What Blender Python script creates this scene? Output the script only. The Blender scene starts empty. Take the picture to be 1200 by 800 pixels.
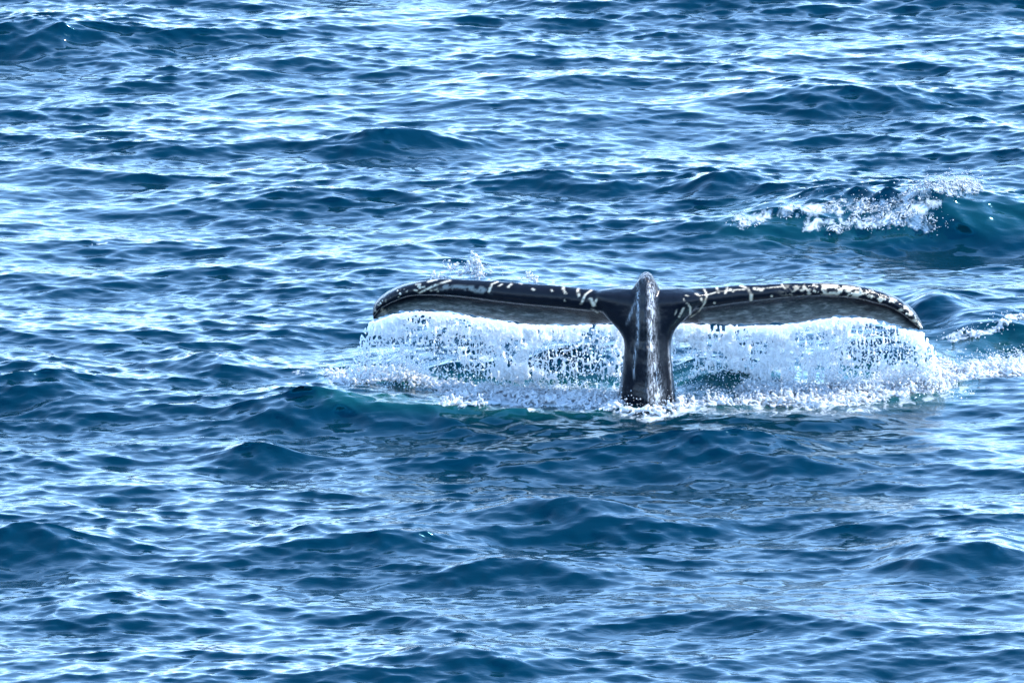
import bpy, math
import numpy as np

R = math.radians
S = bpy.context.scene
COL = S.collection

# ------------------------------------------------------------------ camera
W_PX, H_PX = 1200.0, 800.0                     # pixel grid of the photograph
CAM = np.array([-1.085, -90.0, 20.62])
PITCH = R(12.559)
LENS = 398.5
cam_d = bpy.data.cameras.new('camera')
cam_d.lens = LENS
cam_d.sensor_width = 36.0
cam_d.clip_start = 0.5
cam_d.clip_end = 20000.0
cam = bpy.data.objects.new('camera', cam_d)
COL.objects.link(cam)
cam.location = CAM
cam.rotation_euler = (math.pi / 2 - PITCH, 0, 0)
S.camera = cam

# ------------------------------------------------------------------ sky and sun
SUN_EL, SUN_AZ = R(46), R(78)                  # azimuth: clockwise from +Y (away from the camera)
SUN_POWER = 2.2
SKY_POWER = 0.13
CLOUD_THICK = 0.21
CLOUD_RGB = (5.6, 7.5, 10.4, 1)
w = bpy.data.worlds.new('World')
S.world = w
w.use_nodes = True
wn, wl = w.node_tree.nodes, w.node_tree.links
sky = wn.new('ShaderNodeTexSky')
sky.sky_type = 'NISHITA'
sky.sun_disc = False
sky.sun_elevation = SUN_EL
sky.sun_rotation = SUN_AZ
sky.altitude = 0.0
sky.air_density = 1.0
sky.dust_density = 0.3
sky.ozone_density = 3.0
# thin broken cloud over the whole sky; seen edge-on it closes up towards the horizon
tc = wn.new('ShaderNodeTexCoord')
sep = wn.new('ShaderNodeSeparateXYZ')
wl.new(tc.outputs['Generated'], sep.inputs[0])


def wmath(op, a, b):
    n = wn.new('ShaderNodeMath')
    n.operation = op
    for i, q in enumerate((a, b)):
        if isinstance(q, (int, float)):
            n.inputs[i].default_value = q
        else:
            wl.new(q, n.inputs[i])
    return n.outputs[0]


zz = wmath('MAXIMUM', sep.outputs['Z'], 0.0)
den = wmath('ADD', zz, 0.10)
comb = wn.new('ShaderNodeCombineXYZ')
wl.new(wmath('DIVIDE', sep.outputs['X'], den), comb.inputs[0])
wl.new(wmath('DIVIDE', sep.outputs['Y'], den), comb.inputs[1])
cn = wn.new('ShaderNodeTexNoise')
cn.inputs['Scale'].default_value = 1.1
cn.inputs['Detail'].default_value = 6.0
cn.inputs['Roughness'].default_value = 0.6
wl.new(comb.outputs[0], cn.inputs['Vector'])
path = wmath('DIVIDE', CLOUD_THICK, wmath('ADD', zz, 0.05))   # slant path through the layer
cov = wn.new('ShaderNodeMapRange')
cov.inputs[1].default_value = 0.38
cov.inputs[2].default_value = 0.70
wl.new(cn.outputs['Fac'], cov.inputs[0])
tau = wmath('MULTIPLY', wmath('ADD', cov.outputs[0], 0.40), path)
alpha = wmath('SUBTRACT', 1.0, wmath('POWER', 2.718, wmath('MULTIPLY', tau, -1.0)))
cmix = wn.new('ShaderNodeMixRGB')
cmix.inputs[2].default_value = CLOUD_RGB
wl.new(alpha, cmix.inputs[0])
hs = wn.new('ShaderNodeHueSaturation')
hs.inputs['Saturation'].default_value = 1.9
wl.new(sky.outputs[0], hs.inputs['Color'])
wl.new(hs.outputs[0], cmix.inputs[1])
wl.new(cmix.outputs[0], wn['Background'].inputs[0])
wn['Background'].inputs[1].default_value = SKY_POWER

sun_d = bpy.data.lights.new('sun', 'SUN')
sun_d.energy = SUN_POWER
sun_d.angle = R(0.6)
sun_d.color = (1.0, 0.94, 0.84)
sun = bpy.data.objects.new('sun', sun_d)
COL.objects.link(sun)
sdir = np.array([math.sin(SUN_AZ) * math.cos(SUN_EL), math.cos(SUN_AZ) * math.cos(SUN_EL), math.sin(SUN_EL)])
from mathutils import Vector
sun.rotation_euler = Vector(sdir).to_track_quat('Z', 'Y').to_euler()
sun.location = (20, 20, 40)

S.view_settings.view_transform = 'Standard'
S.view_settings.look = 'None'
S.view_settings.gamma = 1.0
S.view_settings.use_curve_mapping = False
S.view_settings.exposure = 2.27

# ------------------------------------------------------------------ pixel -> world helpers
F_PX = LENS / 36.0 * W_PX
cp, sp = math.cos(PITCH), math.sin(PITCH)


def ray(px, py):
    u, v = (px - W_PX / 2) / F_PX, (H_PX / 2 - py) / F_PX
    return np.array([u, cp + v * sp, -sp + v * cp])


def at_z(px, py, z=0.0):
    d = ray(px, py)
    return CAM + d * ((z - CAM[2]) / d[2])


def at_y(px, py, y=0.0):
    d = ray(px, py)
    return CAM + d * ((y - CAM[1]) / d[1])


def project(P):
    d = P - CAM
    f = d[..., 1] * cp - d[..., 2] * sp
    u = d[..., 0] / f
    v = (d[..., 1] * sp + d[..., 2] * cp) / f
    return W_PX / 2 + u * F_PX, H_PX / 2 - v * F_PX


# ------------------------------------------------------------------ numeric noise helpers
def smooth(a, b, x):
    t = np.clip((x - a) / (b - a), 0, 1)
    return t * t * (3 - 2 * t)


def hash2(i, j, seed):
    n = (i.astype(np.int64) * 374761393 + j.astype(np.int64) * 668265263 + seed * 982451653) & 0x7fffffff
    n = ((n ^ (n >> 13)) * 1274126177) & 0x7fffffff
    n = (n ^ (n >> 16)) & 0x7fffffff
    return n / float(0x7fffffff)


def vnoise(x, y, seed=0):
    i, j = np.floor(x), np.floor(y)
    fx, fy = x - i, y - j
    fx, fy = fx * fx * (3 - 2 * fx), fy * fy * (3 - 2 * fy)
    a, b = hash2(i, j, seed), hash2(i + 1, j, seed)
    c, d = hash2(i, j + 1, seed), hash2(i + 1, j + 1, seed)
    return (a * (1 - fx) + b * fx) * (1 - fy) + (c * (1 - fx) + d * fx) * fy


def fbm(x, y, seed=0, octaves=4):
    s, a, t = 0.0, 1.0, 0.0
    for o in range(octaves):
        s = s + a * vnoise(x * 2 ** o + 17.3 * o, y * 2 ** o - 9.1 * o, seed + o)
        t += a
        a *= 0.5
    return s / t


def worley(x, y, seed=0):
    """F1 and F2 distances of a jittered cell grid."""
    i, j = np.floor(x), np.floor(y)
    f1 = np.full(np.shape(x), 9.0)
    f2 = np.full(np.shape(x), 9.0)
    for di in (-1, 0, 1):
        for dj in (-1, 0, 1):
            ci, cj = i + di, j + dj
            d = np.hypot(ci + 0.1 + 0.8 * hash2(ci, cj, seed) - x, cj + 0.1 + 0.8 * hash2(ci, cj, seed + 7) - y)
            f2 = np.minimum(f2, np.maximum(f1, d))
            f1 = np.minimum(f1, d)
    return f1, f2


# ------------------------------------------------------------------ material helpers
def material(name):
    m = bpy.data.materials.new(name)
    m.use_nodes = True
    return m, m.node_tree.nodes, m.node_tree.links, m.node_tree.nodes['Principled BSDF']


def node(ns, kind, **kw):
    n = ns.new(kind)
    for k, v in kw.items():
        if k.startswith('i_'):
            key = k[2:]
            n.inputs[int(key) if key.isdigit() else key.replace('_', ' ')].default_value = v
        else:
            setattr(n, k, v)
    return n


def ramp(ns, stops):
    n = ns.new('ShaderNodeValToRGB')
    e = n.color_ramp.elements
    while len(e) < len(stops):
        e.new(0.5)
    for q, (p, c) in zip(e, stops):
        q.position = p
        q.color = (c, c, c, 1) if not isinstance(c, tuple) else c + (1,)
    return n


def link_mesh(name, verts, faces, mat, parent=None, smooth_shade=True):
    """faces: (n,3) or (n,4) int array."""
    me = bpy.data.meshes.new(name)
    nv, nf, k = len(verts), len(faces), faces.shape[1]
    me.vertices.add(nv)
    me.vertices.foreach_set('co', np.ascontiguousarray(verts, dtype=np.float32).ravel())
    me.loops.add(nf * k)
    me.loops.foreach_set('vertex_index', np.ascontiguousarray(faces, dtype=np.int32).ravel())
    me.polygons.add(nf)
    me.polygons.foreach_set('loop_start', np.arange(0, nf * k, k, dtype=np.int32))
    if smooth_shade:
        me.polygons.foreach_set('use_smooth', np.ones(nf, dtype=bool))
    me.update(calc_edges=True)
    me.materials.append(mat)
    o = bpy.data.objects.new(name, me)
    COL.objects.link(o)
    if parent:
        o.parent = parent
    return o


def attr(me, name, vals):
    a = me.attributes.new(name, 'FLOAT', 'POINT')
    a.data.foreach_set('value', np.ascontiguousarray(vals, dtype=np.float32))


# ------------------------------------------------------------------ the sea: spectrum
TILE, NF = 40.0, 2048


def spectrum(seed=5):
    rng = np.random.default_rng(seed)
    k1 = np.fft.fftfreq(NF, TILE / NF) * 2 * np.pi
    kx, ky = np.meshgrid(k1, k1, indexing='ij')
    k = np.hypot(kx, ky)
    k[0, 0] = 1
    kp = 2 * np.pi / 3.4
    th = np.arctan2(kx, ky)                       # angle from the camera axis
    amp = np.exp(-0.6 * (kp / k) ** 2) * k ** SPEC * np.exp(-(k / KCUT) ** 2)
    spread = 0.07 + np.abs(np.cos(th)) ** np.clip(5.0 - 0.06 * (k - kp), 3.0, 5.0)
    a = np.sqrt(amp * spread)
    a[0, 0] = 0
    h = a * (rng.standard_normal((NF, NF)) + 1j * rng.standard_normal((NF, NF)))
    return h, kx, ky, k


def sea_tiles():
    h, kx, ky, k = spectrum()
    s = SEA_RMS / np.fft.ifft2(h).real.std()
    lowpass = 1 / (1 + (k / (2 * np.pi / 0.75)) ** 6)
    out = []
    for q in (h * lowpass, h * (1 - lowpass)):     # long waves, short waves
        out.append([(t * s).astype(np.float32) for t in (np.fft.ifft2(q).real, np.fft.ifft2(1j * kx / k * q).real,
                                                          np.fft.ifft2(1j * ky / k * q).real)])
    return out


def sample(t, x, y):
    u, v = x / TILE * NF, y / TILE * NF
    i, j = np.floor(u).astype(np.int64), np.floor(v).astype(np.int64)
    fu, fv = (u - i).astype(np.float32), (v - j).astype(np.float32)
    i0, j0, i1, j1 = i % NF, j % NF, (i + 1) % NF, (j + 1) % NF
    return (t[i0, j0] * (1 - fu) + t[i1, j0] * fu) * (1 - fv) + (t[i0, j1] * (1 - fu) + t[i1, j1] * fu) * fv


SEA_RMS = 0.0385
CHOP = 1.0
LEAN = 1.1                                     # crests lean towards the camera, the way the wind blows
SPEC = -3.68
KCUT = 100.0
TILES = sea_tiles()

# single waves seen in the photograph: crest pixel, half length (m), height, front and back widths (m), turn
WAVES = [
    (395, 464, 0.75, 0.17, 0.42, 0.60, -6),
    (650, 579, 0.85, 0.20, 0.42, 0.65, -3),
    (640, 655, 0.70, 0.09, 0.32, 0.50, 0),
    (430, 612, 0.70, 0.15, 0.40, 0.60, 6),
    (850, 514, 0.80, 0.17, 0.35, 0.60, -4),
    (35, 616, 0.55, 0.17, 0.38, 0.60, -14),
    (1120, 634, 0.60, 0.16, 0.35, 0.60, 8),
    (30, 440, 0.70, 0.13, 0.42, 0.70, -16),
    (1085, 216, 1.45, 0.30, 0.62, 0.95, 6),
    (480, 153, 0.60, 0.11, 0.36, 0.60, 0),
    (515, 404, 0.50, 0.20, 0.42, 0.50, 0),
    (665, 412, 0.50, 0.17, 0.40, 0.50, 0),
    (850, 420, 0.45, 0.20, 0.42, 0.50, 0),
    (1030, 392, 0.45, 0.18, 0.42, 0.50, 0),
    (240, 413, 0.45, 0.14, 0.32, 0.50, 6),
    (40, 28, 0.80, 0.17, 0.45, 0.80, -6),
    (990, 481, 0.62, 0.10, 0.30, 0.45, 0),
    (790, 486, 1.1, 0.045, 0.34, 0.45, 0),
    (560, 478, 0.75, 0.09, 0.34, 0.45, -2),
    (1092, 352, 0.22, 0.13, 0.28, 0.40, 0),
    (850, 203, 0.40, 0.15, 0.32, 0.50, 3),
    (1165, 372, 0.45, 0.16, 0.32, 0.60, 4),
    (540, 765, 0.70, 0.10, 0.35, 0.55, 4),
    (130, 700, 0.60, 0.09, 0.35, 0.55, 0),
    (300, 520, 0.35, 0.10, 0.26, 0.45, 10),
    (700, 205, 0.8, 0.10, 0.32, 0.55, 0),
    (1000, 100, 1.0, 0.13, 0.38, 0.65, 3),
    (330, 65, 0.9, 0.08, 0.36, 0.60, 2),
]
PACKETS = []
for (px, py, L, A, wf, wb, turn) in WAVES:
    c = at_z(px, py, A)
    PACKETS.append((c[0], c[1], L, A, wf, wb, R(turn)))


def wave_packets(x, y):
    h = np.zeros_like(x)
    push = np.zeros_like(x)
    for (cx, cy, L, A, wf, wb, t) in PACKETS:
        m = (np.abs(x - cx) < 3.2 * L + wb) & (np.abs(y - cy) < 4 * wb + L)
        if not m.any():
            continue
        xm, ym = x[m] - cx, y[m] - cy
        u = xm * math.cos(t) + ym * math.sin(t)
        v = -xm * math.sin(t) + ym * math.cos(t)
        v = v + 0.10 * L * (fbm(u / L * 1.3 + cx * 3, v * 0.7 + cy, 31, 2) - 0.5) * 2 + 0.06 * u * u / L
        v = v + 0.12 * (fbm(u * 2.2 + cy, v * 1.2 + cx, 37, 3) - 0.5) * 2
        e = np.exp(-(np.abs(u) / L) ** 2.2) * (0.66 + 0.68 * fbm(u * 1.7 + cx * 5, v * 2.0 + cy, 33, 2))
        f = np.where(v < 0, np.exp(-(np.abs(v) / wf) ** 1.7), np.exp(-(np.abs(v) / wb) ** 1.45))
        tr = np.exp(-((v + 1.9 * wf) / (1.1 * wf)) ** 2) * 0.28 * (1 - np.exp(-((x[m] / 2.6) ** 2 + (y[m] / 1.0) ** 2)))
        h[m] += A * e * (f - tr)
        push[m] += -0.30 * A * e * f
    return h, push


def calm(x, y):
    """Random waves are lower in the patch that the tail shelters, and die out far from the picture."""
    near = 1 - 0.30 * np.exp(-((x / 2.9) ** 2 + ((y - 0.6) / 0.8) ** 2) ** 1.5)
    near = near * (0.93 + 0.07 * smooth(-3.0, 3.0, y))
    r = np.hypot(x + 1, y - 4)
    return near * (1 - 0.75 * smooth(40, 400, r))


def sea_at(x, y):
    c = calm(x, y)
    hp, push = wave_packets(x, y)
    gust = c * (0.80 + 0.50 * smooth(0.32, 0.66, fbm(x / 2.6 + 3.1, y / 4.2, 55, 3)))      # ruffled and smooth patches
    front = 1 - smooth(-1.4, -0.3, y)                                                      # open water in front of the tail
    gust = np.maximum(gust, 1.02 * front * np.exp(-(x / 4.0) ** 4) * smooth(-9, -5, y))
    gust = gust * (1 + 0.55 * np.clip(hp / 0.15, 0, 1))                                     # the steep single waves are ruffled too
    hr, dxx, dyy = [sample(TILES[0][q], x, y) * c + sample(TILES[1][q], x, y) * gust for q in range(3)]
    return (x + CHOP * dxx, y + CHOP * dyy - LEAN * hr + push, hr + hp + 0.03 * np.exp(-(x / 2.6) ** 2 - ((y - 0.1) / 0.8) ** 2) + 0.05 * np.exp(-(x / 0.6) ** 2 - ((y + 0.1) / 0.45) ** 2))


def axis(a, b, d, g, far):
    core = list(np.arange(a, b + d / 2, d))
    up, s, p = [], d, core[-1]
    while p < far:
        s *= g
        p += s
        up.append(p)
    dn, s, p = [], d, core[0]
    while p > -far:
        s *= g
        p -= s
        dn.append(p)
    return np.array(dn[::-1] + core + up)


gx = axis(-6.5, 4.4, 0.0220, 1.13, 6000)
gy = axis(-9.4, 20.6, 0.0345, 1.13, 6000)
GX, GY = np.meshgrid(gx, gy, indexing='ij')
sx, sy, sz = sea_at(GX.ravel(), GY.ravel())
nx, ny = len(gx), len(gy)
idx = np.arange(nx * ny).reshape(nx, ny)
quads = np.stack([idx[:-1, :-1], idx[1:, :-1], idx[1:, 1:], idx[:-1, 1:]], -1).reshape(-1, 4)


def sea_material():
    m, ns, ls, b = material('sea_water')
    b.inputs['Roughness'].default_value = 0.05
    b.inputs['IOR'].default_value = 1.34
    b.inputs['Specular Tint'].default_value = (0.03, 0.60, 1.0, 1)
    geo = node(ns, 'ShaderNodeNewGeometry')
    at = node(ns, 'ShaderNodeAttribute', attribute_name='aeration')
    mix = node(ns, 'ShaderNodeMixRGB')
    mix.inputs[1].default_value = (0.0002, 0.0125, 0.0205, 1)
    mix.inputs[2].default_value = (0.004, 0.050, 0.050, 1)
    ls.new(at.outputs['Fac'], mix.inputs[0])
    # foam lying on the water, broken into lace
    fo = node(ns, 'ShaderNodeAttribute', attribute_name='foam')
    mp = node(ns, 'ShaderNodeMapping')
    mp.inputs['Scale'].default_value = (1.0, 0.55, 1.0)
    ls.new(geo.outputs['Position'], mp.inputs['Vector'])
    nz = node(ns, 'ShaderNodeTexNoise', i_Scale=9.0, i_Detail=7.0, i_Roughness=0.65, i_Distortion=0.6)
    ls.new(mp.outputs[0], nz.inputs['Vector'])
    sub = node(ns, 'ShaderNodeMath', operation='ADD')
    ls.new(fo.outputs['Fac'], sub.inputs[0])
    ls.new(nz.outputs['Fac'], sub.inputs[1])
    rp = ramp(ns, [(0.82, 0.0), (1.03, 1.0)])
    ls.new(sub.outputs[0], rp.inputs[0])
    mix2 = node(ns, 'ShaderNodeMixRGB')
    mix2.inputs[2].default_value = (0.42, 0.46, 0.48, 1)
    ls.new(rp.outputs[0], mix2.inputs[0])
    ls.new(mix.outputs[0], mix2.inputs[1])
    ls.new(mix2.outputs[0], b.inputs['Base Color'])
    rr = node(ns, 'ShaderNodeMapRange', i_3=0.12, i_4=0.6)
    ls.new(rp.outputs[0], rr.inputs[0])
    ls.new(rr.outputs[0], b.inputs['Roughness'])
    # small wind ripples
    n1 = node(ns, 'ShaderNodeTexNoise', i_Scale=9.0, i_Detail=2.5, i_Roughness=0.5, i_Distortion=0.5)
    mp2 = node(ns, 'ShaderNodeMapping')
    mp2.inputs['Scale'].default_value = (0.5, 1.0, 1.0)
    ls.new(geo.outputs['Position'], mp2.inputs['Vector'])
    ls.new(mp2.outputs[0], n1.inputs['Vector'])
    bp = node(ns, 'ShaderNodeBump', i_Strength=1.0, i_Distance=0.009)
    gust = node(ns, 'ShaderNodeTexNoise', i_Scale=0.9, i_Detail=3.0)
    ls.new(mp2.outputs[0], gust.inputs['Vector'])
    gr = ramp(ns, [(0.36, 0.75), (0.62, 1.2)])
    ls.new(gust.outputs['Fac'], gr.inputs[0])
    hm = node(ns, 'ShaderNodeMath', operation='MULTIPLY')
    ls.new(n1.outputs['Fac'], hm.inputs[0])
    ls.new(gr.outputs[0], hm.inputs[1])
    ls.new(hm.outputs[0], bp.inputs['Height'])
    ls.new(bp.outputs[0], b.inputs['Normal'])
    return m


sea = link_mesh('sea', np.stack([sx, sy, sz], -1), quads, sea_material())
sea['kind'] = 'structure'

SEA_P = np.stack([sx, sy, sz], -1)
SEA_PX, SEA_PY = project(SEA_P)
IN_FRAME = (SEA_PX > -60) & (SEA_PX < 1260) & (SEA_PY > -60) & (SEA_PY < 860) & (np.abs(sx) < 9) & (sy > -12) & (sy < 26)

# ------------------------------------------------------------------ foam lying on the water
# strokes: list of pixel points, half thickness (px), strength, fade
STROKES = [
    # breaking crest on the right
    ([(1140, 219), (1095, 222), (1062, 231), (1040, 240), (990, 242), (940, 246), (895, 252), (868, 258)], 12, 0.40),
    ([(1085, 264), (1062, 255), (1025, 260), (985, 266), (950, 262)], 13, 0.40),
    ([(1090, 240), (1060, 245)], 14, 0.45),
    ([(1150, 222), (1185, 224)], 4, 0.30),
    # beneath the curtains
    ([(395, 443), (430, 440), (470, 436), (520, 452), (560, 462), (620, 464), (680, 465), (725, 467)], 9, 0.50),
    ([(520, 472), (580, 470), (640, 473), (700, 474)], 5, 0.50),
    ([(690, 476), (722, 484), (757, 490), (795, 484), (830, 477)], 7, 0.40),
    ([(450, 458), (560, 474), (700, 480)], 9, 0.30),
    ([(800, 480), (900, 481), (1000, 480), (1090, 468), (1130, 455)], 10, 0.33),
    ([(640, 455), (720, 457)], 10, 0.36),
    ([(790, 474), (840, 470), (900, 471), (960, 473), (1010, 470)], 6, 0.55),
    ([(880, 455), (930, 458), (1000, 458), (1060, 452), (1100, 446)], 15, 0.58),
    ([(800, 462), (850, 466)], 10, 0.40),
    ([(1040, 470), (1090, 462)], 6, 0.36),
    ([(1090, 446), (1130, 438), (1165, 433), (1210, 428)], 10, 0.62),
    # small wave by the right edge of the picture
    ([(1210, 372), (1182, 370)], 5, 0.44),
    ([(1178, 378), (1166, 388), (1140, 392), (1116, 397)], 5, 0.42),
    ([(1100, 398), (1130, 386)], 3, 0.36),
    ([(1120, 412), (1150, 408)], 4, 0.32),
    # drifting traces left of the tail and far off
    ([(345, 437), (395, 434)], 5, 0.30),
    ([(100, 288), (125, 284)], 3, 0.30),
]


def stroke_mask(px, py, strokes, fade=0.8):
    out = np.zeros_like(px)
    for pts, r, s in strokes:
        for (x0, y0), (x1, y1) in zip(pts[:-1], pts[1:]):
            m = (px > min(x0, x1) - 3 * r) & (px < max(x0, x1) + 3 * r) & (py > min(y0, y1) - 3 * r) & (py < max(y0, y1) + 3 * r)
            if not m.any():
                continue
            dx, dy = x1 - x0, y1 - y0
            t = np.clip(((px[m] - x0) * dx + (py[m] - y0) * dy) / (dx * dx + dy * dy), 0, 1)
            d = np.hypot((px[m] - x0 - t * dx) * 0.6, py[m] - y0 - t * dy)
            out[m] = np.maximum(out[m], s * (1 - smooth(r * (1 - fade), r * 1.5, d)))
    return out


foam = np.zeros(len(sx))
foam[IN_FRAME] = stroke_mask(SEA_PX[IN_FRAME], SEA_PY[IN_FRAME], STROKES)
aer = np.zeros(len(sx))
aer[IN_FRAME] = stroke_mask(SEA_PX[IN_FRAME], SEA_PY[IN_FRAME], [
    ([(410, 452), (560, 462), (720, 462)], 24, 0.85),
    ([(790, 455), (900, 455), (1100, 450)], 26, 0.95),
    ([(1100, 420), (1190, 400)], 26, 0.35),
    ([(870, 262), (1010, 262), (1130, 250), (1210, 250)], 26, 0.30),
])
attr(sea.data, 'foam', foam)
attr(sea.data, 'aeration', aer)


# ------------------------------------------------------------------ the whale's tail
def interp(xs, table):
    """Smooth (monotone-ish) interpolation of rows [x, a, b, ...]."""
    t = np.array(table, float)
    x = t[:, 0]
    out = []
    for c in range(1, t.shape[1]):
        y = t[:, c]
        d = np.gradient(y, x)
        i = np.clip(np.searchsorted(x, xs) - 1, 0, len(x) - 2)
        h = x[i + 1] - x[i]
        u = np.clip((xs - x[i]) / h, 0, 1)
        out.append((2 * u ** 3 - 3 * u ** 2 + 1) * y[i] + (u ** 3 - 2 * u ** 2 + u) * h * d[i]
                   + (-2 * u ** 3 + 3 * u ** 2) * y[i + 1] + (u ** 3 - u ** 2) * h * d[i + 1])
    return out


def loft(rings):
    rings = np.array(rings)
    n, k = rings.shape[:2]
    v = rings.reshape(-1, 3)
    f = []
    for i in range(n - 1):
        for j in range(k):
            a, b = i * k + j, i * k + (j + 1) % k
            f.append((a, b, b + k, a + k))
    c0, c1 = rings[0].mean(0), rings[-1].mean(0)
    v = np.vstack([v, c0, c1])
    for j in range(k):
        f.append((n * k, (j + 1) % k, j, j))
        f.append((n * k + 1, (n - 1) * k + j, (n - 1) * k + (j + 1) % k, (n - 1) * k + (j + 1) % k))
    return v, f


# span pixel, top of the leading edge, lower rim of the rounded edge, trailing edge, half thickness factor
LEFT = [(436.0, 370, 371.5, 372.5), (438, 361, 371, 376), (443, 353, 364, 375), (451, 346, 359, 371.5), (465, 338, 352, 367), (480, 332.5, 347, 365),
        (500, 328, 346, 364.5), (522, 326, 346.5, 366), (550, 326.5, 349, 370), (580, 328, 353, 375), (615, 330.5, 357, 379.5),
        (650, 333, 360, 381), (690, 337.5, 364, 380.5), (715, 340, 366, 380), (757, 342, 368, 380)]
RIGHT = [(757, 342, 368, 380), (800, 338, 364, 379), (830, 335.5, 360, 380), (865, 333.5, 355, 381), (900, 332, 351, 380.5),
         (930, 330.5, 348, 379), (955, 330.5, 347, 375), (980, 331.5, 347.5, 372), (1005, 334.5, 350, 371.5), (1025, 339, 355, 374),
         (1045, 346.5, 361, 380), (1060, 355, 370, 385), (1070, 365, 378, 387), (1077, 375, 384, 388), (1081, 383, 386, 388)]


def edge_y(px):                                    # the flukes sweep away from the camera towards the tips
    return 0.06 + 0.62 * (np.abs(px - 757) / 322.0) ** 1.4


def trail_y(px):
    q = np.abs(px - 757) / 322.0
    return edge_y(px) + 0.50 * (1 - np.clip(q, 0, 1) ** 3.0) + 0.05


def blade(table):
    rows = np.array(table)
    q = np.linspace(0, 1, 170)
    px = rows[0, 0] + (rows[-1, 0] - rows[0, 0]) * (0.5 - 0.5 * np.cos(np.pi * q))
    top, rim, te = interp(px, table)
    te = te + 5.0 * (fbm(px / 5.0, px * 0 + 2.2, 71, 3) - 0.5) * smooth(6, 25, np.minimum(np.abs(px - 437), np.abs(px - 1081)))
    top = top + 1.2 * (fbm(px / 7.0, px * 0 + 8.2, 72, 3) - 0.5)
    rings = []
    for x, t, r, e in zip(px, top, rim, te):
        ye, yt = float(edge_y(x)), float(trail_y(x))
        zt, zr, ze = at_y(x, t, ye)[2], at_y(x, r, ye)[2], at_y(x, e, yt)[2]
        X = at_y(x, t, ye)[0]
        zc, rv = (zt + zr) / 2, (zt - zr) / 2
        rh = min(0.11, rv * 1.25)
        th = max(0.014, 0.022 * min(1, rv / 0.05))
        ring = []
        for a in np.linspace(100, 262, 11):        # rounded leading edge, top round the front to the rim
            ring.append((X, ye + rh * math.cos(R(a)), zc + rv * math.sin(R(a))))
        yr, zr2 = ye + 0.03, zr + 0.02
        for u in np.linspace(0.12, 1.0, 9):        # hollow face that looks at the camera
            hol = 0.10 * min(1, rv / 0.05) * math.sin(math.pi * u) * (1 - u)
            ring.append((X, yr + (yt - yr) * u + hol * 0.4, zr2 + (ze - zr2) * u + hol))
        for u in np.linspace(0.97, 0.1, 9):        # back face
            up = th + (zt - zr) * 0.55 * (1 - u) ** 1.2
            hol = 0.10 * min(1, rv / 0.05) * math.sin(math.pi * u) * (1 - u)
            ring.append((X, yr + (yt - yr) * u + hol * 0.4 + th * 0.5, zr2 + (ze - zr2) * u + up + hol))
        rings.append(ring)
    return loft(rings)


STOCK = [(545, 719, 797, -0.14, 0.40), (490, 722.5, 793.5, -0.14, 0.36), (470, 724, 792, -0.14, 0.36), (453, 726.6, 790.5, -0.14, 0.34), (421, 730.5, 787, -0.17, 0.25),
         (405, 731.5, 786.5, -0.15, 0.24), (396, 729.5, 788, -0.14, 0.24), (387, 723.5, 792, -0.13, 0.25), (374, 711, 805, -0.12, 0.26),
         (360, 700, 820, -0.11, 0.27), (350, 694, 831, -0.10, 0.25), (343, 700, 822, -0.06, 0.22), (339.5, 722, 796, 0.0, 0.14)]


def stock():
    t = np.array(STOCK)[::-1]
    py = np.linspace(339.5, 545, 80)
    xl, xr, yf, yb = interp(py, t)
    rings = []
    for p, a, b, f, k in zip(py, xl, xr, yf, yb):
        z = at_y(757, p, 0.0)[2]
        x0, x1 = at_y(a, p, 0.0)[0], at_y(b, p, 0.0)[0]
        rings.append([((x0 + x1) / 2 + (x1 - x0) / 2 * math.cos(g), (f + k) / 2 + (k - f) / 2 * math.sin(g), z)
                      for g in np.linspace(0, 2 * math.pi, 40, endpoint=False)])
    return loft(rings)


def ridge():
    # keel on the tail stock: pixel row, pixel column, half width, half depth, y of its axis
    t = [(318.6, 757.5, 0.015, 0.03, 0.08), (321, 757.5, 0.040, 0.06, 0.07), (328, 757.5, 0.070, 0.09, 0.03), (340, 757, 0.115, 0.13, -0.01), (355, 757, 0.150, 0.16, -0.04),
         (375, 757, 0.150, 0.18, -0.06), (395, 757, 0.140, 0.19, -0.07), (430, 757.5, 0.145, 0.19, -0.05), (480, 758, 0.165, 0.19, -0.05), (545, 758, 0.18, 0.19, -0.05)]
    py = np.concatenate([np.linspace(318.6, 330, 14), np.linspace(331, 540, 130)])
    px, hw, hd, yc = interp(py, t)
    rings = []
    for p, x, a, d, y in zip(py, px, hw, hd, yc):
        c = at_y(x, p, y)
        k = 1 + 0.60 * (fbm(np.array([p / 9.0]), np.array([3.3]), 8, 2)[0] - 0.5) * smooth(332, 348, p)   # knuckles of the spine
        rings.append([(c[0] + a * math.cos(g) * (1 - 0.84 * max(0.0, -math.sin(g)) ** 1.1), y + d * k * math.sin(g), c[2])
                      for g in np.linspace(0, 2 * math.pi, 24, endpoint=False)])
    v, f = loft(rings)
    # the crest runs on backwards between the flukes
    back = []
    for u in np.linspace(0, 1, 24):
        y = -0.02 + 0.75 * u
        c = at_y(757.5, 333, 0.0)
        rad = 0.085 * (1 - 0.75 * u)
        z = c[2] - 0.02 - 0.22 * u * u
        back.append([(c[0] + rad * math.cos(g), y, z + rad * math.sin(g)) for g in np.linspace(0, 2 * math.pi, 20, endpoint=False)])
    v2, f2 = loft(back)
    return np.vstack([v, v2]), f + [tuple(q + len(v) for q in g) for g in f2]


def evaluated(o, name):
    """Mesh of the object with its modifiers applied; the source object is removed."""
    bpy.context.view_layer.update()
    dg = bpy.context.evaluated_depsgraph_get()
    me = bpy.data.meshes.new_from_object(o.evaluated_get(dg))
    me.name = name
    old = o.data
    bpy.data.objects.remove(o)
    bpy.data.meshes.remove(old)
    return me


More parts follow.
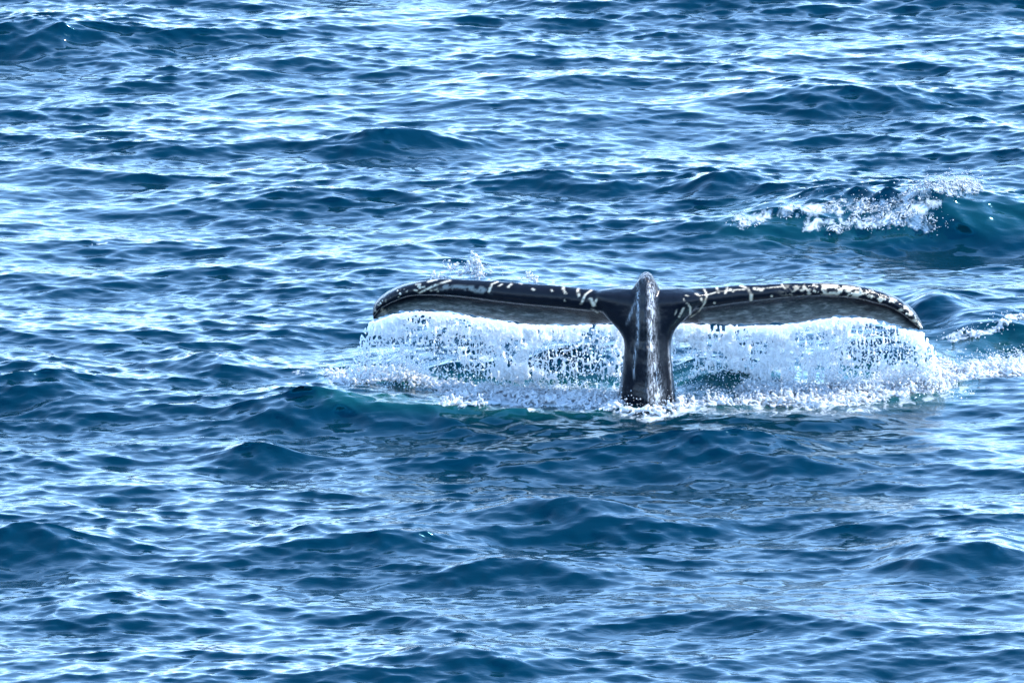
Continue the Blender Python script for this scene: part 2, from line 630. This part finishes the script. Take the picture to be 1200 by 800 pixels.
def build_whale(mat):
    vs, fs, n = [], [], 0
    for v, f in (blade(LEFT), blade(RIGHT), stock(), ridge()):
        vs.append(v)
        fs += [tuple(dict.fromkeys(q + n for q in g)) for g in f]
        n += len(v)
    me = bpy.data.meshes.new('humpback_whale')
    me.from_pydata(np.vstack(vs).tolist(), [], fs)
    o = bpy.data.objects.new('draft', me)
    COL.objects.link(o)
    import bmesh
    bm = bmesh.new()
    bm.from_mesh(me)
    bmesh.ops.recalc_face_normals(bm, faces=bm.faces)
    bm.to_mesh(me)
    bm.free()
    rm = o.modifiers.new('r', 'REMESH')
    rm.mode = 'VOXEL'
    rm.voxel_size = 0.0102
    sm = o.modifiers.new('s', 'SMOOTH')
    sm.factor, sm.iterations = 0.5, 10
    me = evaluated(o, 'humpback_whale')
    me.polygons.foreach_set('use_smooth', np.ones(len(me.polygons), dtype=bool))
    me.materials.clear()
    me.materials.append(mat)
    o = bpy.data.objects.new('humpback_whale', me)
    COL.objects.link(o)
    co = np.empty(len(me.vertices) * 3, np.float32)
    me.vertices.foreach_get('co', co)
    co = co.reshape(-1, 3).astype(float)
    nr = np.empty(len(me.vertices) * 3, np.float32)
    me.vertices.foreach_get('normal', nr)
    nr = nr.reshape(-1, 3)
    px, py = project(co)
    front = (nr[:, 1] < 0.15)
    both = LEFT[:-1] + RIGHT
    top, rim, te = interp(np.clip(px, 436, 1081), both)
    # grey underside pigment; its slow fade to dark at the rim is painted shading
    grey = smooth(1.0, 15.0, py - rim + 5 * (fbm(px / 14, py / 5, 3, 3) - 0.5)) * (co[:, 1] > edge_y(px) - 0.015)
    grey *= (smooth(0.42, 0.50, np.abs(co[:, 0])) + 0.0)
    # scars
    scar = stroke_mask(px, py, [(a, 0.46 * b, c) for a, b, c in SCARS], 0.6) * front
    scar *= 0.25 + 0.75 * smooth(0.30, 0.52, fbm(px / 2.6, py / 2.6, 41, 3))
    edge_t = np.clip((py - top) / np.maximum(rim - top, 2), -1, 3)
    band = smooth(0.05, 0.22, edge_t) * (1 - smooth(0.70, 1.05, edge_t))
    rz = smooth(905, 960, px) * band
    n1 = fbm(px / 6.0, py / 4.0, 11, 4)
    n2 = fbm(px / 4.0 + 50, py / 3.0, 12, 3)
    mott = smooth(0.47, 0.56, n1 * 0.6 + n2 * 0.4 + 0.07 * smooth(940, 985, px) * (1 - 0.9 * smooth(1005, 1050, px)) - 0.042)
    scar = np.maximum(scar, rz * mott)
    lz = smooth(440, 480, px) * (1 - smooth(520, 535, px)) * band
    scar = np.maximum(scar, lz * smooth(0.64, 0.71, n1 * 0.5 + n2 * 0.5) * 0.9)
    tipl = (1 - smooth(446, 462, px)) * smooth(0.63, 0.70, n2) * 0.5 * front
    scar = np.maximum(scar, tipl)
    soft = smooth(508, 522, px) * (1 - smooth(566, 580, px)) * smooth(0.28, 0.45, edge_t) * (1 - smooth(0.60, 0.78, edge_t)) * smooth(0.35, 0.6, n1)
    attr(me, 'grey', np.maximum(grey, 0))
    film = 0.5 * smooth(0.35, 1.0, (py - rim) / np.maximum(te - rim, 3)) * smooth(0.38, 0.6, fbm(px / 3.0, py / 4.0, 45, 3)) * np.clip(grey, 0, 1)
    attr(me, 'bloom', np.maximum(soft * front, film))
    attr(me, 'scar', scar)
    # froth running down the stock, with the wet ridge and peak highlights painted in
    off = px - 757
    t = smooth(322, 345, py)
    run_r = np.exp(-((off - (6.5 + 5 * smooth(380, 470, py))) / (4.2 + 3.6 * smooth(400, 470, py))) ** 2) * t
    run_l = np.exp(-((off + (9.5 + 4.5 * smooth(390, 430, py))) / 1.6) ** 2) * t * (1 - smooth(425, 450, py))
    run_l2 = np.exp(-((off + 10 + 16 * smooth(352, 330, py) * 0 + 14 * smooth(340, 392, py)) / 1.8) ** 2) * smooth(344, 352, py) * (1 - smooth(372, 384, py)) * 0.7
    side_l = np.exp(-((off + 28 + 3.5 * smooth(420, 470, py)) / 2.2) ** 2) * smooth(400, 425, py)
    side_r = np.exp(-((off - 28.5 - 4 * smooth(420, 470, py)) / 1.8) ** 2) * smooth(396, 410, py)
    tip = np.exp(-((py - 323) / 6) ** 2) * np.exp(-(off / 8) ** 2) * 0.5
    run = np.clip(np.maximum.reduce([run_r, run_l * 0.85, run_l2, side_l * 0.75, side_r * 0.9, tip]), 0, 1) * front * (py < 495) * (np.abs(off) < 46)
    attr(me, 'runoff_glint', run)
    return o


SCARS = [
    # right fluke
    ([(824, 337), (828.5, 345), (826, 355), (819, 365), (809, 372)], 1.5, 0.9), ([(816, 344), (819, 346)], 2.2, 0.9), ([(822, 350), (824, 354)], 2.2, 0.95),
    ([(829, 345.5), (842, 341.5), (858, 340), (872, 339)], 1.7, 0.85), ([(840, 337), (842, 343)], 1.7, 1), ([(852, 337), (850, 344)], 1.9, 1), ([(856, 339), (859, 341)], 2.4, 1),
    ([(868, 334.5), (876, 338), (880.5, 345), (880, 352)], 2.3, 1), ([(885, 338), (892, 339.5)], 3.6, 1), ([(893, 338), (918, 335.5)], 1.5, 0.8), ([(916, 333), (920, 338)], 1.6, 0.9),
    ([(837, 354.6), (837.5, 355.4)], 1.5, 1), ([(904, 346.6), (904.6, 347.4)], 1.8, 1), ([(805, 355), (809, 360), (809, 369)], 1.6, 0.9),
    ([(796, 371), (801, 361)], 2.0, 0.75), ([(791, 368), (793, 363)], 1.4, 0.6), ([(804, 346), (806, 347)], 1.6, 0.6), ([(801, 350), (802, 352)], 1.3, 0.6),
    # left fluke
    ([(660.5, 335), (660, 339), (663, 344)], 2.0, 1), ([(678, 336.5), (677, 340), (678.5, 347)], 2.2, 0.95), ([(693, 340), (686, 345), (681, 356)], 2.1, 1),
    ([(692, 350), (696, 358)], 3.0, 1), ([(696, 358), (699, 351)], 2.0, 0.9), ([(694, 362), (700, 366)], 2.2, 0.8), ([(624, 338.5), (625.5, 339.5)], 2.3, 1), ([(646, 339.8), (647, 340.8)], 1.8, 1),
    ([(596, 336), (599, 333)], 2.4, 1), ([(585, 335), (588, 333)], 1.8, 0.9), ([(583, 330), (576, 333), (573, 342)], 2.0, 1), ([(609, 332), (612, 332.6)], 1.4, 0.7), ([(661, 351.6), (662, 352.4)], 1.4, 0.6),
    ([(492, 343), (510, 334), (527, 328.5)], 2.3, 1), ([(502, 330), (512, 327.5)], 2.2, 1), ([(492, 337.5), (497, 336)], 2.0, 1), ([(486, 340), (488, 340.5)], 2.0, 1),
    ([(505, 340.5), (512, 339)], 2.0, 0.6),
]


def skin_material():
    m, ns, ls, b = material('whale_skin')
    geo = node(ns, 'ShaderNodeTexCoord')
    n1 = node(ns, 'ShaderNodeTexNoise', i_Scale=16.0, i_Detail=6.0, i_Roughness=0.65)
    ls.new(geo.outputs['Object'], n1.inputs['Vector'])
    mp = node(ns, 'ShaderNodeMapping')
    mp.inputs['Scale'].default_value = (9.0, 9.0, 26.0)
    ls.new(geo.outputs['Object'], mp.inputs['Vector'])
    n2 = node(ns, 'ShaderNodeTexNoise', i_Scale=1.0, i_Detail=6.0, i_Roughness=0.7, i_Distortion=0.4)
    ls.new(mp.outputs[0], n2.inputs['Vector'])

    def fac(name):
        return node(ns, 'ShaderNodeAttribute', attribute_name=name).outputs['Fac']

    def mix(f, a, c):
        n = node(ns, 'ShaderNodeMixRGB')
        for i, q in ((1, a), (2, c)):
            if isinstance(q, tuple):
                n.inputs[i].default_value = q + (1,)
            else:
                ls.new(q, n.inputs[i])
        ls.new(f, n.inputs[0])
        return n.outputs[0]

    def mul(a, c):
        n = node(ns, 'ShaderNodeMath', operation='MULTIPLY')
        ls.new(a, n.inputs[0])
        ls.new(c, n.inputs[1])
        return n.outputs[0]

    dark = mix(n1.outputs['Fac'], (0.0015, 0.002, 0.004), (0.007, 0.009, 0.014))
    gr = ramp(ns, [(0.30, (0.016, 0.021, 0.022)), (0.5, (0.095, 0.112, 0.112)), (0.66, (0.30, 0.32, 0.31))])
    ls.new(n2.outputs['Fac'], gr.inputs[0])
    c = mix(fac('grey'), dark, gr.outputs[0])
    c = mix(fac('bloom'), c, (0.15, 0.16, 0.15))
    c = mix(fac('scar'), c, (0.50, 0.43, 0.32))
    rr = ramp(ns, [(0.47, 0.04), (0.57, 1.0)])
    mp3 = node(ns, 'ShaderNodeMapping')
    mp3.inputs['Scale'].default_value = (46.0, 30.0, 9.0)
    ls.new(geo.outputs['Object'], mp3.inputs['Vector'])
    n3 = node(ns, 'ShaderNodeTexNoise', i_Scale=1.0, i_Detail=6.0, i_Roughness=0.75, i_Distortion=1.2)
    ls.new(mp3.outputs[0], n3.inputs['Vector'])
    ls.new(n3.outputs['Fac'], rr.inputs[0])
    run = mul(fac('runoff_glint'), rr.outputs[0])
    c = mix(run, c, (0.50, 0.54, 0.58))
    ls.new(c, b.inputs['Base Color'])
    b.inputs['IOR'].default_value = 1.38
    b.inputs['Specular IOR Level'].default_value = 0.22
    ro = node(ns, 'ShaderNodeMapRange', i_1=0.3, i_2=0.7, i_3=0.05, i_4=0.18)
    ls.new(n1.outputs['Fac'], ro.inputs[0])
    ls.new(ro.outputs[0], b.inputs['Roughness'])
    bp = node(ns, 'ShaderNodeBump', i_Strength=0.6, i_Distance=0.012)
    ad = node(ns, 'ShaderNodeMath', operation='ADD')
    ls.new(n1.outputs['Fac'], ad.inputs[0])
    ls.new(run, ad.inputs[1])
    ls.new(ad.outputs[0], bp.inputs['Height'])
    ls.new(bp.outputs[0], b.inputs['Normal'])
    return m


whale = build_whale(skin_material())
whale['label'] = 'dark humpback whale tail with wide drooping flukes and pale scars rising out of the sea'
whale['category'] = 'whale'




def barnacles(parent):
    """Low ringed cones sitting on the leading edges; they share one mesh."""
    rows = [(0.0, 1.0), (0.35, 0.85), (0.75, 0.52), (0.72, 0.26), (0.45, 0.20)]
    v, f, k = [], [], 8
    for z, r in rows:
        v += [(r * math.cos(2 * math.pi * j / k), r * math.sin(2 * math.pi * j / k), z) for j in range(k)]
    for i in range(len(rows) - 1):
        for j in range(k):
            f.append((i * k + j, i * k + (j + 1) % k, (i + 1) * k + (j + 1) % k, (i + 1) * k + j))
    f.append(tuple(range((len(rows) - 1) * k, len(rows) * k)))
    me = bpy.data.meshes.new('barnacle')
    me.from_pydata(v, [], f)
    mat, ns, ls, b = material('barnacle_shell')
    b.inputs['Base Color'].default_value = (0.46, 0.43, 0.35, 1)
    b.inputs['Roughness'].default_value = 0.7
    me.materials.append(mat)
    rng = np.random.default_rng(17)
    co = np.empty(len(parent.data.vertices) * 3, np.float32)
    parent.data.vertices.foreach_get('co', co)
    co = co.reshape(-1, 3).astype(float)
    px, py = project(co)
    tree_px = np.stack([px, py], -1)
    for n in range(22):
        if n < 18:
            x = 1081 - 95 * rng.uniform(0, 1) ** 1.6
        else:
            x = 437 + 70 * rng.uniform(0, 1) ** 1.5
        top, rim, te = [float(q[0]) for q in interp(np.array([x]), LEFT[:-1] + RIGHT)]
        y = top + (rim - top) * rng.uniform(0.15, 0.8)
        d = np.hypot(px - x, py - y) + 25 * np.maximum(co[:, 1] - edge_y(px) + 0.02, 0)
        i = int(np.argmin(d))
        o = bpy.data.objects.new('barnacle', me)
        COL.objects.link(o)
        o.parent = parent
        s_ = rng.uniform(0.008, 0.014)
        nv = Vector(parent.data.vertices[i].normal)
        o.location = Vector(co[i]) - nv * 0.002
        o.rotation_euler = nv.to_track_quat('Z', 'Y').to_euler()
        o.scale = (s_, s_, s_ * rng.uniform(0.8, 1.2))


barnacles(whale)

# ------------------------------------------------------------------ white water: points -> blobs of real surface
def froth_material(name, rgb, translucent):
    m, ns, ls, b = material(name)
    b.inputs['Base Color'].default_value = rgb + (1,)
    b.inputs['Roughness'].default_value = 0.55
    b.inputs['IOR'].default_value = 1.2
    tr = node(ns, 'ShaderNodeBsdfTranslucent')
    tr.inputs['Color'].default_value = rgb + (1,)
    mx = node(ns, 'ShaderNodeMixShader')
    mx.inputs[0].default_value = translucent
    ls.new(b.outputs[0], mx.inputs[1])
    ls.new(tr.outputs[0], mx.inputs[2])
    ls.new(mx.outputs[0], ns['Material Output'].inputs['Surface'])
    return m


FROTH = froth_material('froth', (0.62, 0.64, 0.66), 0.40)
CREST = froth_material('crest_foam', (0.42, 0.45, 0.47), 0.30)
FALLS = froth_material('falling_water', (0.89, 0.90, 0.91), 0.62)


def blob_mesh(name, pts, rad, voxel, mat, smooth_it=1, thr=0.35):
    ng = bpy.data.node_groups.new('blobs', 'GeometryNodeTree')
    ng.interface.new_socket('Geometry', in_out='INPUT', socket_type='NodeSocketGeometry')
    ng.interface.new_socket('Geometry', in_out='OUTPUT', socket_type='NodeSocketGeometry')
    gi, go = ng.nodes.new('NodeGroupInput'), ng.nodes.new('NodeGroupOutput')
    na = ng.nodes.new('GeometryNodeInputNamedAttribute')
    na.data_type = 'FLOAT'
    na.inputs['Name'].default_value = 'rad'
    mp_ = ng.nodes.new('GeometryNodeMeshToPoints')
    pv = ng.nodes.new('GeometryNodePointsToVolume')
    pv.resolution_mode = 'VOXEL_SIZE'
    pv.inputs['Voxel Size'].default_value = voxel
    vm = ng.nodes.new('GeometryNodeVolumeToMesh')
    vm.inputs['Threshold'].default_value = thr
    vm.inputs['Adaptivity'].default_value = 0.30
    L = ng.links.new
    L(gi.outputs[0], mp_.inputs['Mesh'])
    L(na.outputs[0], mp_.inputs['Radius'])
    L(mp_.outputs[0], pv.inputs['Points'])
    L(na.outputs[0], pv.inputs['Radius'])
    L(pv.outputs[0], vm.inputs['Volume'])
    L(vm.outputs[0], go.inputs[0])
    me = bpy.data.meshes.new('pts')
    me.vertices.add(len(pts))
    me.vertices.foreach_set('co', np.ascontiguousarray(pts, np.float32).ravel())
    attr(me, 'rad', rad)
    o = bpy.data.objects.new('draft', me)
    COL.objects.link(o)
    md = o.modifiers.new('b', 'NODES')
    md.node_group = ng
    if smooth_it:
        sm = o.modifiers.new('s', 'SMOOTH')
        sm.factor, sm.iterations = 0.4, smooth_it
    me = evaluated(o, name)
    bpy.data.node_groups.remove(ng)
    me.polygons.foreach_set('use_smooth', np.ones(len(me.polygons), dtype=bool))
    me.materials.clear()
    me.materials.append(mat)
    o = bpy.data.objects.new(name, me)
    COL.objects.link(o)
    return o


ICO_V = None


def drops(name, pts, rad, mat, stretch=1.0, parent=None):
    """Many tiny 8-faced drops in one mesh."""
    base = np.array([(1, 0, 0), (-1, 0, 0), (0, 1, 0), (0, -1, 0), (0, 0, 1), (0, 0, -1)], float)
    tri = np.array([(0, 2, 4), (2, 1, 4), (1, 3, 4), (3, 0, 4), (2, 0, 5), (1, 2, 5), (3, 1, 5), (0, 3, 5)])
    st = np.ones((len(pts), 1, 3))
    st[:, 0, 2] = stretch
    v = pts[:, None, :] + base[None] * rad[:, None, None] * st
    f = tri[None] + (np.arange(len(pts)) * 6)[:, None, None]
    return link_mesh(name, v.reshape(-1, 3), f.reshape(-1, 3), mat, parent)


def tag(o, label, cat, kind=None, group=None):
    o['label'], o['category'] = label, cat
    if kind:
        o['kind'] = kind
    if group:
        o['group'] = group
    return o


# curtain base line (pixel row where the falling water meets the sea)
BASE = [(380, 436), (400, 441), (430, 444), (470, 440), (520, 452), (560, 461), (640, 466), (722, 468), (757, 470), (792, 468), (850, 466),
        (900, 464), (980, 462), (1050, 454), (1100, 446), (1135, 440)]
# openings in the curtain: centre, radii, strength
HOLES = [
    (448, 413, 26, 18, 0.66), (475, 406, 18, 15, 0.70), (502, 415, 26, 18, 0.74), (527, 428, 16, 18, 0.85), (545, 446, 34, 11, 0.95), (500, 447, 42, 9, 0.95), (455, 437, 40, 7, 0.6),
    (540, 378, 16, 7, 0.45), (492, 374, 16, 6, 0.5), (585, 452, 26, 9, 0.75), (655, 420, 40, 22, 0.60), (700, 412, 24, 30, 0.68), (690, 450, 44, 16, 0.85), (640, 452, 30, 10, 0.7),
    (800, 428, 13, 32, 0.95), (815, 420, 14, 14, 0.6), (840, 452, 46, 17, 0.97), (868, 455, 30, 14, 0.9), (943, 397, 14, 11, 0.6), (962, 399, 9, 11, 0.6), (890, 408, 14, 8, 0.42), (838, 388, 14, 10, 0.36),
    (1002, 404, 12, 20, 0.55), (1032, 397, 26, 24, 0.66), (1052, 412, 26, 16, 0.66), (1018, 412, 16, 16, 0.64), (870, 392, 12, 14, 0.4),
]


def curtain_points(x0, x1, table, n, seed, flip):
    rng = np.random.default_rng(seed)
    px = rng.uniform(x0, x1, n)
    top, rim, te = interp(np.clip(px, 437, 1080), table)
    base = np.interp(px, [b[0] for b in BASE], [b[1] for b in BASE])
    tip = 437 if flip else 1080
    beyond = np.clip((tip - px) if flip else (px - tip), 0, None)        # spray that flies out past the tip
    te = te + 0.36 * beyond ** 1.5 * (0.7 + 0.7 * fbm(px / 5.0, px * 0 + 4.4, 68, 2)) + 1
    py = te - 3 + rng.uniform(0, 1, n) * (base - te + 3)
    t = np.clip((py - te) / np.maximum(base - te, 4), 0, 1)
    op = np.zeros(n)
    for (cx, cy, rx, ry, s) in HOLES:
        d = np.hypot((px - cx) / rx, (py - cy) / ry)
        op = np.maximum(op, s * (1 - smooth(0.65, 1.25, d + 0.35 * (fbm(px / 9, py / 12, 60, 3) - 0.5))))
    op = op * (0.78 + 0.75 * fbm(px / 6, py / 9, 64, 2))
    op = np.clip(op, 0, 1)
    op = np.maximum(op, 0.80 * smooth(-6, 18, beyond + 10 * (fbm(py / 9.0, px / 9.0, 66, 3) - 0.5)))
    op = np.maximum(op, (0.37 + 0.34 * t) * smooth(0.06, 0.32, t) * smooth(0.47, 0.60, fbm(px / 13, py / 20, 77 + seed, 3)))
    wx = px + 4 * (fbm(px / 9, py / 16, 5, 2) - 0.5)
    wy = py + 6 * (fbm(px / 12 + 9, py / 12, 6, 2) - 0.5)
    f1, f2 = worley(wx / 7.5, wy / 14.5, seed)
    g1, g2 = worley(wx / 5.2 + 31, wy / 8.5, seed + 3)
    wall = np.where(fbm(px / 22, py / 22, 83, 2) > 0.5, (f2 - f1), 0.62 * (g2 - g1))
    thr = np.interp(op, [0, 0.12, 0.3, 0.5, 0.75, 0.9, 1.0], [2.0, 0.72, 0.24, 0.13, 0.075, 0.02, 0.0])
    keep = wall < thr
    # separate strings and drips hanging through the openings
    wpx = px + 11.0 * (fbm(px / 13.0, px * 0 + 6.1, 91, 3) - 0.5)
    cell = np.floor(wpx / 4.5)
    sx_ = cell * 4.5 + 0.8 + 2.9 * hash2(cell, cell * 0 + 3, seed) + 1.6 * (fbm(cell * 3.7, py / 12.0, 92, 2) - 0.5)
    lit = hash2(cell, np.floor(py / (7 + 9 * hash2(cell, cell * 0, 5))), 93)
    keep |= (np.abs(wpx - sx_) < 0.30 + 0.3 * hash2(cell, cell * 0 + 9, 6)) & (op > 0.25) & (op < 0.93) & (lit > 0.30 + 0.45 * op)
    # drips: loose short pieces where the sheet has let go
    h1, h2 = worley(px / 2.6, py / 4.4, seed + 9)
    keep |= (h1 < 0.22) & (hash2(np.floor(px / 2.6), np.floor(py / 4.4), 17) > 0.55) & (op < 0.97)
    keep &= (py < base + 1) & (py > te + 4.0 * (fbm(px / 4.0, px * 0 + 1.7, 18, 3) - 0.55))
    px, py, t, op = px[keep], py[keep], t[keep], op[keep]
    yb = trail_y(np.clip(px, 437, 1080)) + 0.02
    grain = (fbm(px / 1.7, py / 9.0, 21, 3) - 0.5) * 0.12 + (fbm(px / 5, py / 6.0, 23, 3) - 0.5) * 0.20
    y = yb + grain * smooth(0, 0.15, t) + rng.normal(0, 1, len(px)) * (0.006 + 0.016 * t)
    d = np.stack([(px - W_PX / 2) / F_PX, cp + (H_PX / 2 - py) / F_PX * sp, -sp + (H_PX / 2 - py) / F_PX * cp], -1)
    P = CAM + d * ((y - CAM[1]) / d[:, 1])[:, None]
    r = rng.uniform(0.0052, 0.0086, len(px)) * np.where(op > 0.3, 0.92, 1.0)
    return P, r, op


def spray_cloud(px, py, y, rng, spread):
    d = np.stack([(px - W_PX / 2) / F_PX, cp + (H_PX / 2 - py) / F_PX * sp, -sp + (H_PX / 2 - py) / F_PX * cp], -1)
    return CAM + d * ((y + rng.normal(0, spread, len(px)) - CAM[1]) / d[:, 1])[:, None]


for name_i, (x0, x1, tab, flip, lab) in enumerate([
        (396, 735, LEFT, True, 'white curtain of water pouring off the left fluke, torn open near the outer tip'),
        (783, 1128, RIGHT, False, 'dense white curtain of water pouring off the right fluke beside the long foam ridge')]):
    P, r, op = curtain_points(x0, x1, tab, 150000, 40 + name_i, flip)
    c = blob_mesh('water_curtain', P, r, 0.0076, FALLS, 2, 0.16)
    tag(c, lab, 'falling water', group='sheets of water falling from the flukes')
    rng = np.random.default_rng(90 + name_i)
    n = 4500
    px = rng.uniform(x0 - 14, x1 + 14, n)
    base = np.interp(px, [b[0] for b in BASE], [b[1] for b in BASE])
    top, rim, te = interp(np.clip(px, 437, 1080), tab)
    tip = 437 if flip else 1080
    beyond = np.clip((tip - px) if flip else (px - tip), 0, None)
    te = te + 0.36 * beyond ** 1.5
    py = te + 6 + (base + 8 - te) * rng.uniform(0, 1, n) ** 0.8
    D = spray_cloud(px, py, trail_y(np.clip(px, 437, 1080)) - 0.05, rng, 0.14)
    D[:, 2] = np.maximum(D[:, 2], 0.0)
    dr = drops('droplet_spray', D, 0.0022 + 0.0055 * rng.uniform(0, 1, n) ** 3, FALLS, 1.5, c)
    dr['kind'] = 'stuff'


# foam standing proud of the water: points taken on the sea surface inside the strokes
def foam_points(strokes, per, height, seed, thr=0.2, lump=0.10):
    rng = np.random.default_rng(seed)
    m = np.zeros(len(sx))
    m[IN_FRAME] = stroke_mask(SEA_PX[IN_FRAME], SEA_PY[IN_FRAME], strokes, 0.7)
    m *= 0.40 + 1.15 * fbm(SEA_P[:, 0] / 0.22 + seed, SEA_P[:, 1] / 0.40, seed + 21, 3)
    ids = np.nonzero(m > 0.02)[0]
    ids = np.repeat(ids, per)
    p = SEA_P[ids] + rng.normal(0, 1, (len(ids), 3)) * np.array([0.012, 0.018, 0.0])
    s = m[ids]
    n = fbm(p[:, 0] / lump, p[:, 1] / (lump * 1.6), seed, 4)
    n2 = fbm(p[:, 0] / (lump * 0.3), p[:, 1] / (lump * 0.5), seed + 4, 3)
    gap = smooth(0.36, 0.52, fbm(p[:, 0] / (lump * 1.1) + 5, p[:, 1] / (lump * 2.2), seed + 14, 3))
    lvl = s * (0.35 + 1.3 * n * n2 * 2.2) * np.minimum(1.0, gap * 0.75 + np.maximum(0.25, 1.6 * s - 0.75)) - thr
    k = lvl > 0
    p, lvl = p[k], lvl[k]
    hump = 0.35 + 1.1 * fbm(p[:, 0] / (lump * 0.55), p[:, 1] / (lump * 0.8), seed + 9, 3) ** 2
    p[:, 2] += height * np.minimum(lvl * 1.6, 1.3) * hump * rng.uniform(0.35, 1, len(p)) - 0.006
    r = rng.uniform(0.010, 0.019, len(p))
    return p, r


def foam_thing(name, strokes, per, height, seed, label, cat, thr=0.2, lump=0.10, voxel=0.0130, drops_n=0, kind=None, mat=None, fine=1.0):
    p, r = foam_points(strokes, per, height, seed, thr, lump)
    if fine < 1:                                   # lacy foam: thin the lumps into threads and pits
        a, b = worley(p[:, 0] / 0.085, p[:, 1] / 0.17, seed)
        k = (b - a < 0.34) | (fbm(p[:, 0] / 0.30, p[:, 1] / 0.55, seed + 2, 2) > 0.58)
        p, r = p[k], r[k] * fine
    o = blob_mesh(name, p, r, voxel, mat or FROTH, 3)
    tag(o, label, cat, 'stuff')
    if drops_n and len(p):
        rng = np.random.default_rng(seed + 500)
        q = p[rng.integers(0, len(p), drops_n)] + rng.normal(0, 1, (drops_n, 3)) * np.array([0.07, 0.06, 0.03])
        q[:, 2] += np.abs(rng.normal(0, height * 0.45, drops_n))
        d = drops('droplet_spray', q, 0.0025 + 0.006 * rng.uniform(0, 1, drops_n) ** 3, FROTH, 1.0, o)
        d['kind'] = 'stuff'
    return o


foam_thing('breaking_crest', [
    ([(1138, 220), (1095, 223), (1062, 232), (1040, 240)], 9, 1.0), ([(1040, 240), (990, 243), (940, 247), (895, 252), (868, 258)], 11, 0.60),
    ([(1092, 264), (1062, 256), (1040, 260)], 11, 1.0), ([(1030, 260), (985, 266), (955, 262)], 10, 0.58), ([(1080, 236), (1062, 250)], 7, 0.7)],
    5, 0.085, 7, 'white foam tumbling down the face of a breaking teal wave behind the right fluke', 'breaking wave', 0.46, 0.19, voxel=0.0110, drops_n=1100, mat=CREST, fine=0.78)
foam_thing('foam_ridge', [([(1070, 452), (1100, 446), (1130, 439), (1165, 433), (1212, 428)], 8, 1.0), ([(1085, 440), (1105, 432)], 10, 1.0)],
    5, 0.10, 8, 'long low ridge of white foam running from the right fluke tip out of the picture', 'foam', 0.30, 0.09, drops_n=1200)
foam_thing('splash_foam', [([(880, 462), (930, 464), (1000, 462), (1060, 455), (1100, 448)], 11, 1.0), ([(795, 474), (840, 471), (900, 472), (960, 473), (1010, 470)], 4, 0.8)],
    5, 0.12, 9, 'churned white foam heaped where the right curtain of water lands', 'foam', 0.30, 0.08, drops_n=2500)
foam_thing('splash_foam', [([(398, 442), (430, 441), (465, 439), (510, 452), (560, 462), (640, 466), (720, 469)], 8, 0.9), ([(520, 472), (580, 471), (640, 473), (715, 476)], 4, 0.85), ([(385, 436), (400, 437)], 4, 0.5)],
    5, 0.09, 10, 'churned white foam lying where the left curtain of water lands', 'foam', 0.32, 0.07, drops_n=2500)
foam_thing('foam_collar', [([(716, 470), (722, 478), (738, 483), (757, 485), (778, 483), (793, 478), (800, 471)], 3.6, 0.95), ([(700, 472), (722, 478)], 4, 0.8)],
    7, 0.08, 11, 'small white collar of foam bubbling around the foot of the tail stock', 'foam', 0.22, 0.07, drops_n=300)
foam_thing('foam_streak', [([(1212, 373), (1186, 371)], 4, 0.75), ([(1178, 378), (1166, 388), (1140, 392), (1116, 397)], 4, 0.75)],
    4, 0.05, 12, 'thin white foam streaks on the small dark wave right of the tail', 'foam', 0.26, 0.08, drops_n=250)

# little splash thrown up behind the left fluke
rng = np.random.default_rng(3)
pts, rad = [], []
for (px, py, r, k) in [(527, 313, 3.0, 30), (534, 312, 2.0, 14), (549, 310, 2.2, 16), (555, 304, 3.4, 36), (560, 306, 2.4, 24), (562, 313, 2.6, 24), (557, 318, 4.0, 40), (563, 321, 3.2, 30),
                       (548, 317, 3.0, 20), (540, 320, 3.0, 16), (620, 323, 3.4, 24), (626, 327, 3.0, 20), (508, 322, 3, 16), (516, 325, 3, 16), (574, 316, 2.0, 6), (553, 294, 1.2, 4)]:
    q = spray_cloud(px + rng.normal(0, r * 0.9, k), py + rng.normal(0, r * 1.0, k), np.full(k, 1.15), rng, 0.03)
    pts.append(q)
    rad.append(rng.uniform(0.009, 0.015, k))
sp_o = blob_mesh('splash', np.vstack(pts), np.concatenate(rad), 0.007, FROTH)
tag(sp_o, 'small burst of white drops thrown up behind the left fluke', 'splash', 'stuff')
n = 160
q = spray_cloud(rng.normal(553, 22, n), rng.normal(314, 7, n), np.full(n, 1.15), rng, 0.12)
d = drops('droplet_spray', q, rng.uniform(0.002, 0.006, n), FROTH, 1.0, sp_o)
d['kind'] = 'stuff'
